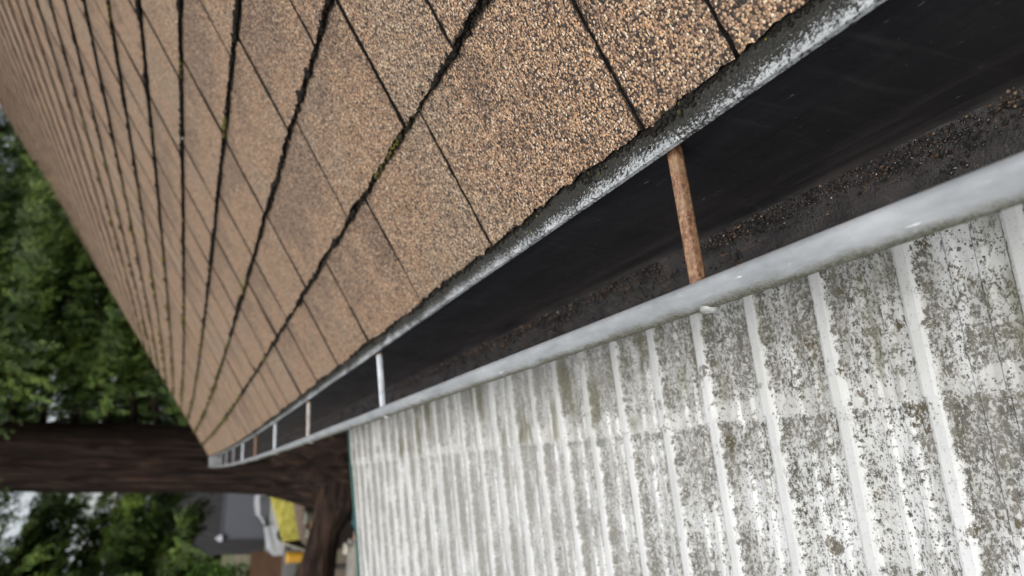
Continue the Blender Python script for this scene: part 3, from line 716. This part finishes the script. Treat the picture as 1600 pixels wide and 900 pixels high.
def cedar(x, y, h, rad, n, seed, label, z0, mat, az=(0, 360), zmin=None, tr=.3, per=12, dens=1.0, group='cedars behind the house'):
    gz = terrain_z(x, y); t = empty('cedar_tree', (x, y, gz), label, 'tree', group); r = random.Random(seed)
    m = MB(); m.tube([(x, y, gz - .1), (x + .02, y, gz + 1), (x, y, gz + h * .5), (x, y, gz + h)], [tr * 1.3, tr, tr * .6, .03], 14, 0, True, lambda a, i: 1 + .05 * math.sin(5 * a)); m.build('trunk', M_BARK, t, smooth=True)
    B = bough_set(x, y, z0, gz + h, rad, n, r, az, lambda f: (1 - f) ** .7 + .08)
    sprays_mesh('crown', mat, B, t, seed, leaf=(.13, .04), per=per, dens=dens, zmin=zmin); limbs(B, t, M_BARK, 2)
cedar(-3.3, 16, 12, 3.7, 330, 21, 'cedar left of the huge trunk, drooping sprays hiding the grey garage wall', .1, M_CED, zmin=-.12, dens=1.15, per=12)
cedar(4.6, 17.5, 15, 4.4, 260, 22, 'dense dark cedar rising right behind the far roof corner', -2.9, M_CED2, dens=.95, tr=.2)
cedar(9.8, 18.5, 15, 4.6, 170, 23, 'dark cedar behind the upper end of the brown roof', -2.8, M_CED2, dens=.8, tr=.2)
cedar(6.6, 25, 17, 5.2, 210, 24, 'farther cedar seen through gaps just right of the huge trunk', -3.6, M_CED2, dens=.85, tr=.2)
cedar(15.5, 22, 16, 5, 120, 25, 'cedar beyond the ridge side of the roof, farthest to the house side', -2, M_CED2, dens=.6)

cedar(1.6, 33, 14, 4.0, 150, 26, 'distant cedar straight behind the huge trunk, mostly hidden', 1.2, M_CED2, dens=.6, zmin=.4)
cedar(13, 33, 18, 6.5, 170, 27, 'distant broad cedar filling the gap above the roof rake', -3.5, M_CED2, dens=.6)
cedar(-5.5, 30, 17, 4.6, 170, 28, 'distant cedar beyond the left one, above the grey house', 2.2, M_CED2, dens=.6, zmin=1.4)
def shrub(x, y, rad, h, seed, label):
    gz = terrain_z(x, y); t = empty('shrub', (x, y, gz), label, 'shrub', 'bright green shrubs behind the wooden fence'); r = np.random.RandomState(seed); n = 3800
    m = MB()
    for k in range(5):
        a = k * 1.3; m.tube([(x, y, gz - .05), (x + .3 * math.cos(a), y + .3 * math.sin(a), gz + h * .4), (x + .6 * rad * math.cos(a), y + .6 * rad * math.sin(a), gz + h * .8)], [.05, .035, .01], 6)
    m.build('stems', M_BARK, t, smooth=True)
    u = r.normal(0, 1, (n, 3)); u /= np.linalg.norm(u, axis=1)[:, None]; rr = r.uniform(.45, 1, n) ** .5
    lump = 1 + .22 * np.sin(u[:, 0] * 5 + seed) * np.cos(u[:, 2] * 6 + u[:, 1] * 4)
    c = np.array([x, y, gz + h * .55]) + u * (rr * lump)[:, None] * np.array([rad, rad, h * .5])
    a = r.normal(0, 1, (n, 3)); a /= np.linalg.norm(a, axis=1)[:, None]; b = np.cross(a, r.normal(0, 1, (n, 3))); b /= np.linalg.norm(b, axis=1)[:, None]
    s = r.uniform(.07, .15, (n, 1)); V = np.stack([c - a * s, c - b * s * .6, c + a * s, c + b * s * .6], 1).reshape(-1, 3)
    me = bpy.data.meshes.new('foliage'); me.from_pydata(V.tolist(), [], [(4*i, 4*i+1, 4*i+2, 4*i+3) for i in range(n)]); me.materials.append(M_SHRUB)
    o = bpy.data.objects.new('foliage', me); C.objects.link(o); o.parent = t; o.location = -t.location
shrub(-5.1, 41.5, 1.5, 4.6, 1, 'tall bright green shrub nearest the dark wall corner')
shrub(-7.6, 43, 1.7, 4.2, 2, 'rounded bright green shrub outward of the tall one')
# distant woodland closing the horizon
def woods():
    r = np.random.RandomState(8); n = 60000; x = r.uniform(-120, 140, n); y = 95 + r.uniform(0, 12, n); top = 7 + 4 * np.sin(x * .11) + 3 * np.sin(x * .37 + 1) + 1.5 * np.sin(x * 1.1)
    z = -4.3 + r.uniform(0, 1, n) ** .8 * (top + 2); c = np.stack([x, y, z], 1)
    a = r.normal(0, 1, (n, 3)); a /= np.linalg.norm(a, axis=1)[:, None]; b = np.cross(a, r.normal(0, 1, (n, 3))); b /= np.linalg.norm(b, axis=1)[:, None]
    s = r.uniform(.35, .8, (n, 1)); V = np.stack([c - a * s, c - b * s * .6, c + a * s, c + b * s * .6], 1).reshape(-1, 3)
    me = bpy.data.meshes.new('distant_woods'); me.vertices.add(4*n); me.vertices.foreach_set('co', V.ravel()); me.loops.add(4*n); me.loops.foreach_set('vertex_index', np.arange(4*n, dtype=np.int32)); me.polygons.add(n)
    me.polygons.foreach_set('loop_start', np.arange(0, 4*n, 4, dtype=np.int32)); me.polygons.foreach_set('loop_total', np.full(n, 4, dtype=np.int32)); me.materials.append(M_CED2); me.update(calc_edges=True)
    tag(bpy.data.objects.new('distant_woods', me), 'far line of dark woodland behind the grey house', 'woodland', kind='stuff'); C.objects.link(bpy.data.objects['distant_woods'])
woods()

# ================================================================ BACKGROUND BUILDINGS AND YARD
def grey_house():
    t = empty('grey_house', (0, 50, -4.3), 'dark grey board-clad house with slate-blue garage door across the drive', 'house')
    tt = NT('dark_cladding', .7, .3); y = tt.mapping(tt.tc, (1, 1, .03)); n = tt.noise(y, 9, 4, .6)
    tt.col(tt.ramp(n, [(.35, (.030, .030, .032)), (.6, (.050, .049, .051)), (.75, (.085, .083, .082))])); mw = tt.m
    m = MB(); m.box((-3.65, 47.0, -4.3), (7, 55, 1.2))
    for i in range(36): m.box((-3.6 + i * .3, 46.97, -4.3), (-3.56 + i * .3, 47.0, 1.2))
    m.build('wall', mw, t)
    m = MB(); m.add([(-4.1, 46.5, 1.21), (7.4, 46.5, 1.21), (7.4, 51, 3.6), (-4.1, 51, 3.6), (7.4, 55.5, 1.21), (-4.1, 55.5, 1.21)], [(0, 1, 2, 3), (3, 2, 4, 5)]); m.build('roof', simple('dark_roof', (.05, .05, .055), .8), t)
    g = MB(); z = -4.29
    while z < -2.05:
        g.add([(-2.78, 46.90, z), (2.4, 46.90, z), (2.4, 46.94, z + .10), (-2.78, 46.94, z + .10), (2.4, 46.985, z + .122), (-2.78, 46.985, z + .122)], [(0, 1, 2, 3), (3, 2, 4, 5)]); z += .122
    g.build('garage_door', simple('slate_blue_paint', (.050, .060, .082), .5, .08, 3), t)
    m = MB(); m.box((-2.86, 46.88, -4.29), (-2.785, 46.965, -1.96)); m.box((-2.785, 46.88, -2.05), (2.5, 46.965, -1.96)); m.build('door_frame', simple('frame_grey', (.09, .1, .12), .5), t)
    m = MB(); m.box((-2.95, 46.70, -2.06), (-2.62, 46.9, -1.86)); m.box((-2.84, 46.78, -1.86), (-2.74, 46.96, -1.72)); m.build('wall_light', simple('lamp_white', (.55, .58, .62), .4), t)
grey_house()
def car():
    cx, cy, gz = -1.5, 36.0, -4.27; x0 = -2.78
    t = empty('parked_car', (-.6, cy, gz), 'white parked hatchback in front of the slate-blue garage door', 'car')
    paint = NT('white_car_paint', .25, .6).col((.78, .79, .80)).m; glass = NT('dark_car_glass', .08, .8).col((.02, .022, .026)).m; blk = simple('tyre_rubber', (.015, .015, .015), .85)
    # side outline (x along the car, z up), nose to the left
    P = [(0, .30), (-.02, .52), (.02, .70), (.18, .82), (.80, .95), (1.02, 1.02), (1.55, 1.40), (2.0, 1.50), (2.9, 1.50), (3.55, 1.40), (3.95, .98), (4.12, .90), (4.15, .45), (4.08, .28)]
    def body(P, y0, y1, tum):
        m = MB(); n = len(P); vs = []
        for (yy, e) in ((y0, 0), (y0 + .06, 1), (y1 - .06, 1), (y1, 0)):
            for (x, z) in P:
                k = tum * max(0, z - .9); yc = (y0 + y1) / 2; y = yc + (yy - yc) * (1 - k)
                sx = 2.07 + (x - 2.07) * (1 if e else .985); vs.append((x0 + sx, y, gz + (z if e else .3 + (z - .3) * .985)))
        m.add(vs, [(j*n+i, j*n+(i+1) % n, (j+1)*n+(i+1) % n, (j+1)*n+i) for j in range(3) for i in range(n)] + [tuple(range(n))[::-1], tuple(3*n+i for i in range(n))])
        return m
    body(P, cy - .87, cy + .87, .35).build('body', paint, t, smooth=False)
    for yy, s in ((cy - .87, -1), (cy + .87, 1)):
        for W_ in ([(1.12, 1.0), (1.60, 1.34), (2.32, 1.42), (2.32, 1.0)], [(2.38, 1.0), (2.38, 1.42), (3.0, 1.41), (3.42, 1.33), (3.62, 1.0)]):
            m = MB(); m.add([(x0 + x, cy + s * (.87 * (1 - .35 * max(0, z - .9)) + .006), gz + z) for x, z in W_], [tuple(range(len(W_)))[::(1 if s < 0 else -1)]]); m.build('side_window', glass, t)
    m = MB(); m.add([(x0 + 1.06, cy - .72, gz + 1.065), (x0 + 1.06, cy + .72, gz + 1.065), (x0 + 1.53, cy + .66, gz + 1.40), (x0 + 1.53, cy - .66, gz + 1.40)], [(0, 3, 2, 1)])
    for i in range(len(m.v)): m.v[i] = (m.v[i][0] - .012, m.v[i][1], m.v[i][2] + .012)
    m.build('windscreen', glass, t)
    for wx in (.82, 3.25):
        for s in (-1, 1):
            m = MB(); yy = cy + s * .80; m.tube([(x0 + wx, yy - .11, gz + .31), (x0 + wx, yy - .08, gz + .31), (x0 + wx, yy + .08, gz + .31), (x0 + wx, yy + .11, gz + .31)], [.27, .31, .31, .27], 20); w = m.build('wheel', blk, t)
            m = MB(); m.tube([(x0 + wx, yy + s * .105, gz + .31), (x0 + wx, yy + s * .118, gz + .31)], [.19, .17], 16); m.build('rim', simple('alloy', (.4, .4, .42), .3), w)
    for s in (-1, 1):
        m = MB(); m.box((x0 - .03, cy + s * .62 - .16, gz + .60), (x0 + .06, cy + s * .62 + .16, gz + .72)); m.build('headlight', simple('headlight_glass', (.5, .52, .55), .1), t)
        m = MB(); m.box((x0 + 1.15, cy + s * .95 - .1, gz + .98), (x0 + 1.30, cy + s * .95 + .1, gz + 1.12)); m.build('mirror', blk, t)
car()
def yard():
    fw = NT('fence_wood', .85, .2); n = fw.noise(fw.mapping(fw.tc, (1, 1, 8)), 2.5, 4); fw.col(fw.ramp(n, [(.3, (.10, .050, .03)), (.7, (.19, .105, .065))]))
    t = empty('wooden_fence', (-4.5, 38, -4.3), 'brown horizontal board fence left of the white car', 'fence')
    m = MB()
    for i in range(9): m.box((-7.5, 38, -4.28 + i * .15), (-2.84, 38.03, -4.14 + i * .15))
    m.build('boards', fw.m, t)
    for x in (-7.45, -5.9, -4.4, -2.95):
        m = MB(); m.box((x, 38.032, -4.3), (x + .1, 38.13, -2.93)); m.build('post', fw.m, t)
    # mossy shed
    t = empty('garden_shed', (-.4, 22.2, terrain_z(0, 22)), 'low shed whose roof is covered in bright yellow moss, left of the huge trunk', 'shed')
    ym = NT('yellow_moss', .95, .1); n = ym.noise(ym.tc, 5, 6, .7); ym.col(ym.ramp(n, [(.28, (.13, .13, .05)), (.42, (.34, .30, .06)), (.58, (.50, .45, .10)), (.75, (.62, .58, .28))])); ym.bump(n, .8, .05)
    br = NT('weathered_shakes', .9, .2); n = br.noise(br.mapping(br.tc, (5, 1, 5)), 3, 5, .7); br.col(br.ramp(n, [(.3, (.13, .095, .07)), (.55, (.26, .19, .15)), (.75, (.22, .22, .12))]))
    A, B_ = Vector((.31, 23.5, -1.96)), Vector((-1.42, 22.0, -2.44))
    D1, D2 = Vector((.30, 22.3, -2.47)), Vector((-1.32, 21.3, -2.78))
    E1, E2 = Vector((.29, 21.4, -2.70)), Vector((-1.53, 20.6, -2.92))
    def slab(q, mat, nm):
        m = MB(); lo = [v - Vector((0, 0, .06)) for v in q]; m.add(list(q) + lo, [(0, 1, 2, 3), (7, 6, 5, 4), (0, 4, 5, 1), (1, 5, 6, 2), (2, 6, 7, 3), (3, 7, 4, 0)]); return m.build(nm, mat, t)
    slab([B_, A, D1, D2], ym.m, 'roof')['label'] = 'upper roof thick with yellow moss'
    slab([D2, D1, E1, E2], br.m, 'roof')['label'] = 'bare brown lower strip of roof'
    gz = terrain_z(0, 22) - .05
    b1, b2 = A + Vector((.25, 2.2, 0)), B_ + Vector((-.25, 2.2, 0)); b2 = B_ + Vector((.35, 1.8, 0)); b1 = A + Vector((.35, 1.8, 0))
    W1, W2 = E1 + (A - E1) * .1, E2 + (B_ - E2) * .1
    m = MB()
    for a, b in ((W2, W1), (W1, A), (A, B_), (B_, W2)):
        m.add([(a.x, a.y, gz), (b.x, b.y, gz), (b.x, b.y, b.z - .09), (a.x, a.y, a.z - .09)], [(0, 1, 2, 3)])
    m.build('wall', simple('shed_wall_boards', (.12, .10, .085), .8), t)
    m = MB()
    for i in range(12):
        q = .5
    d = (B_ - E2); m.add([E2 + Vector((-.01, -.02, .01)), B_ + Vector((-.01, -.02, .01)), B_ + Vector((-.01, -.02, -.14)), E2 + Vector((-.01, -.02, -.14)), E2 + Vector((-.05, -.01, .01)), B_ + Vector((-.05, -.01, .01)), B_ + Vector((-.05, -.01, -.14)), E2 + Vector((-.05, -.01, -.14))],
          [(0, 1, 2, 3), (7, 6, 5, 4), (0, 4, 5, 1), (1, 5, 6, 2), (2, 6, 7, 3), (3, 7, 4, 0)]); m.build('bargeboard', simple('cream_paint', (.42, .39, .31), .7), t)
    # planter, tarp and pots under the cedar
    o = MB(); o.tube([(-2.45, 30, -4.3), (-2.45, 30, -4.2), (-2.45, 30, -3.58), (-2.45, 30, -3.5)], [.17, .17, .2, .2], 16)
    tag(o.build('water_barrel', simple('orange_plastic', (.55, .30, .03), .5), smooth=True, origin=(-2.45, 30, -4.3)), 'orange-yellow barrel in front of the wooden fence', 'barrel')
    def pot(name, x, y, zt, r, h, c, lab, cat):
        g = terrain_z(x, y); t = MB(); t.tube([(x, y, zt - h), (x, y, zt - h + .01), (x, y, zt - .06), (x, y, zt - .055), (x, y, zt), (x, y, zt - .03)], [r * .7, r * .72, r * .95, r * 1.05, r * 1.05, r * .85], 18)
        return tag(t.build(name, simple(name + '_glaze', c, .6), smooth=True, origin=(x, y, zt - h)), lab, cat)
    # potting bench carries the pots beside the limb
    b = empty('potting_bench', (-.7, 14.2, terrain_z(0, 14.2)), 'weathered bench behind the low cedar limb, pots on it', 'bench')
    gz = terrain_z(0, 14.2)
    m = MB(); m.box((-1.4, 13.9, -2.14), (.0, 14.5, -2.10)); m.build('top', simple('grey_wood', (.11, .1, .09), .85), b)
    for x in (-1.35, -.1):
        for y in (13.93, 14.42):
            m = MB(); m.box((x, y, gz - .05), (x + .05, y + .05, -2.143)); m.build('leg', simple('grey_wood_leg', (.1, .09, .08), .85), b)
    pot('flower_pot', -.52, 14.1, -1.88, .10, .22, (.34, .33, .27), 'tall pale stone-coloured pot on the bench', 'pot')
    pot('flower_pot', -.78, 14.1, -1.93, .07, .17, (.40, .38, .31), 'small pale pot on the bench left of the tall one', 'pot')
    pot('clay_pot', -.65, 13.97, -1.98, .055, .12, (.62, .38, .20), 'little orange clay pot in front of the pale pots', 'pot')
    # garden table with odds and ends, just past the green trim
    gz = terrain_z(-1, 11.3)
    b = empty('garden_table', (-1.0, 11.3, gz), 'weathered grey table past the green trim, carrying two pots', 'table')
    m = MB(); m.box((-1.6, 11.0, -2.22), (-.72, 11.6, -2.18)); m.build('top', simple('table_grey', (.22, .21, .19), .85), b)
    for x in (-1.56, -.80):
        for y in (11.04, 11.52):
            m = MB(); m.box((x, y, gz - .05), (x + .05, y + .05, -2.223)); m.build('leg', simple('table_leg_grey', (.30, .29, .24), .85), b)
    pot('stone_pot', -.82, 11.2, -2.05, .07, .13, (.42, .40, .33), 'squat beige pot on the grey table', 'pot')
    pot('pink_pot', -.64, 10.9, -2.12, .045, .10, (.50, .27, .2), 'small pinkish pot beside the blue tarpaulin', 'pot')
    o = MB(); o.box((-.69, 10.85, terrain_z(-.64, 10.9) - .02), (-.59, 10.95, -2.221)); tag(o.build('wooden_post', simple('post_grey', (.16, .14, .12), .85)), 'short wooden post holding the small pinkish pot', 'post')
    m = MB(); N = 20; vs = []; g2 = terrain_z(-.5, 11.5)
    for j, (zz, rr) in enumerate([(0, .30), (.25, .27), (.6, .22), (.95, .19), (1.10, .16), (1.17, .10), (1.19, .02)]):
        for i in range(N):
            a = 2 * math.pi * i / N; q = rr * (1 + .14 * math.sin(5 * a + zz) * (1 - zz / 1.6)); vs.append((-.44 + q * math.cos(a), 11.45 + q * math.sin(a), g2 + zz + .02 * math.sin(3 * a)))
    m.add(vs, [(j*N+i, j*N+(i+1) % N, (j+1)*N+(i+1) % N, (j+1)*N+i) for j in range(6) for i in range(N)])
    tag(m.build('tarpaulin', simple('blue_tarp', (.015, .065, .095), .5, .3, 4), smooth=True), 'blue tarpaulin draped over a stack at the foot of the cedar', 'tarpaulin')
yard()
S.render.film_transparent = False
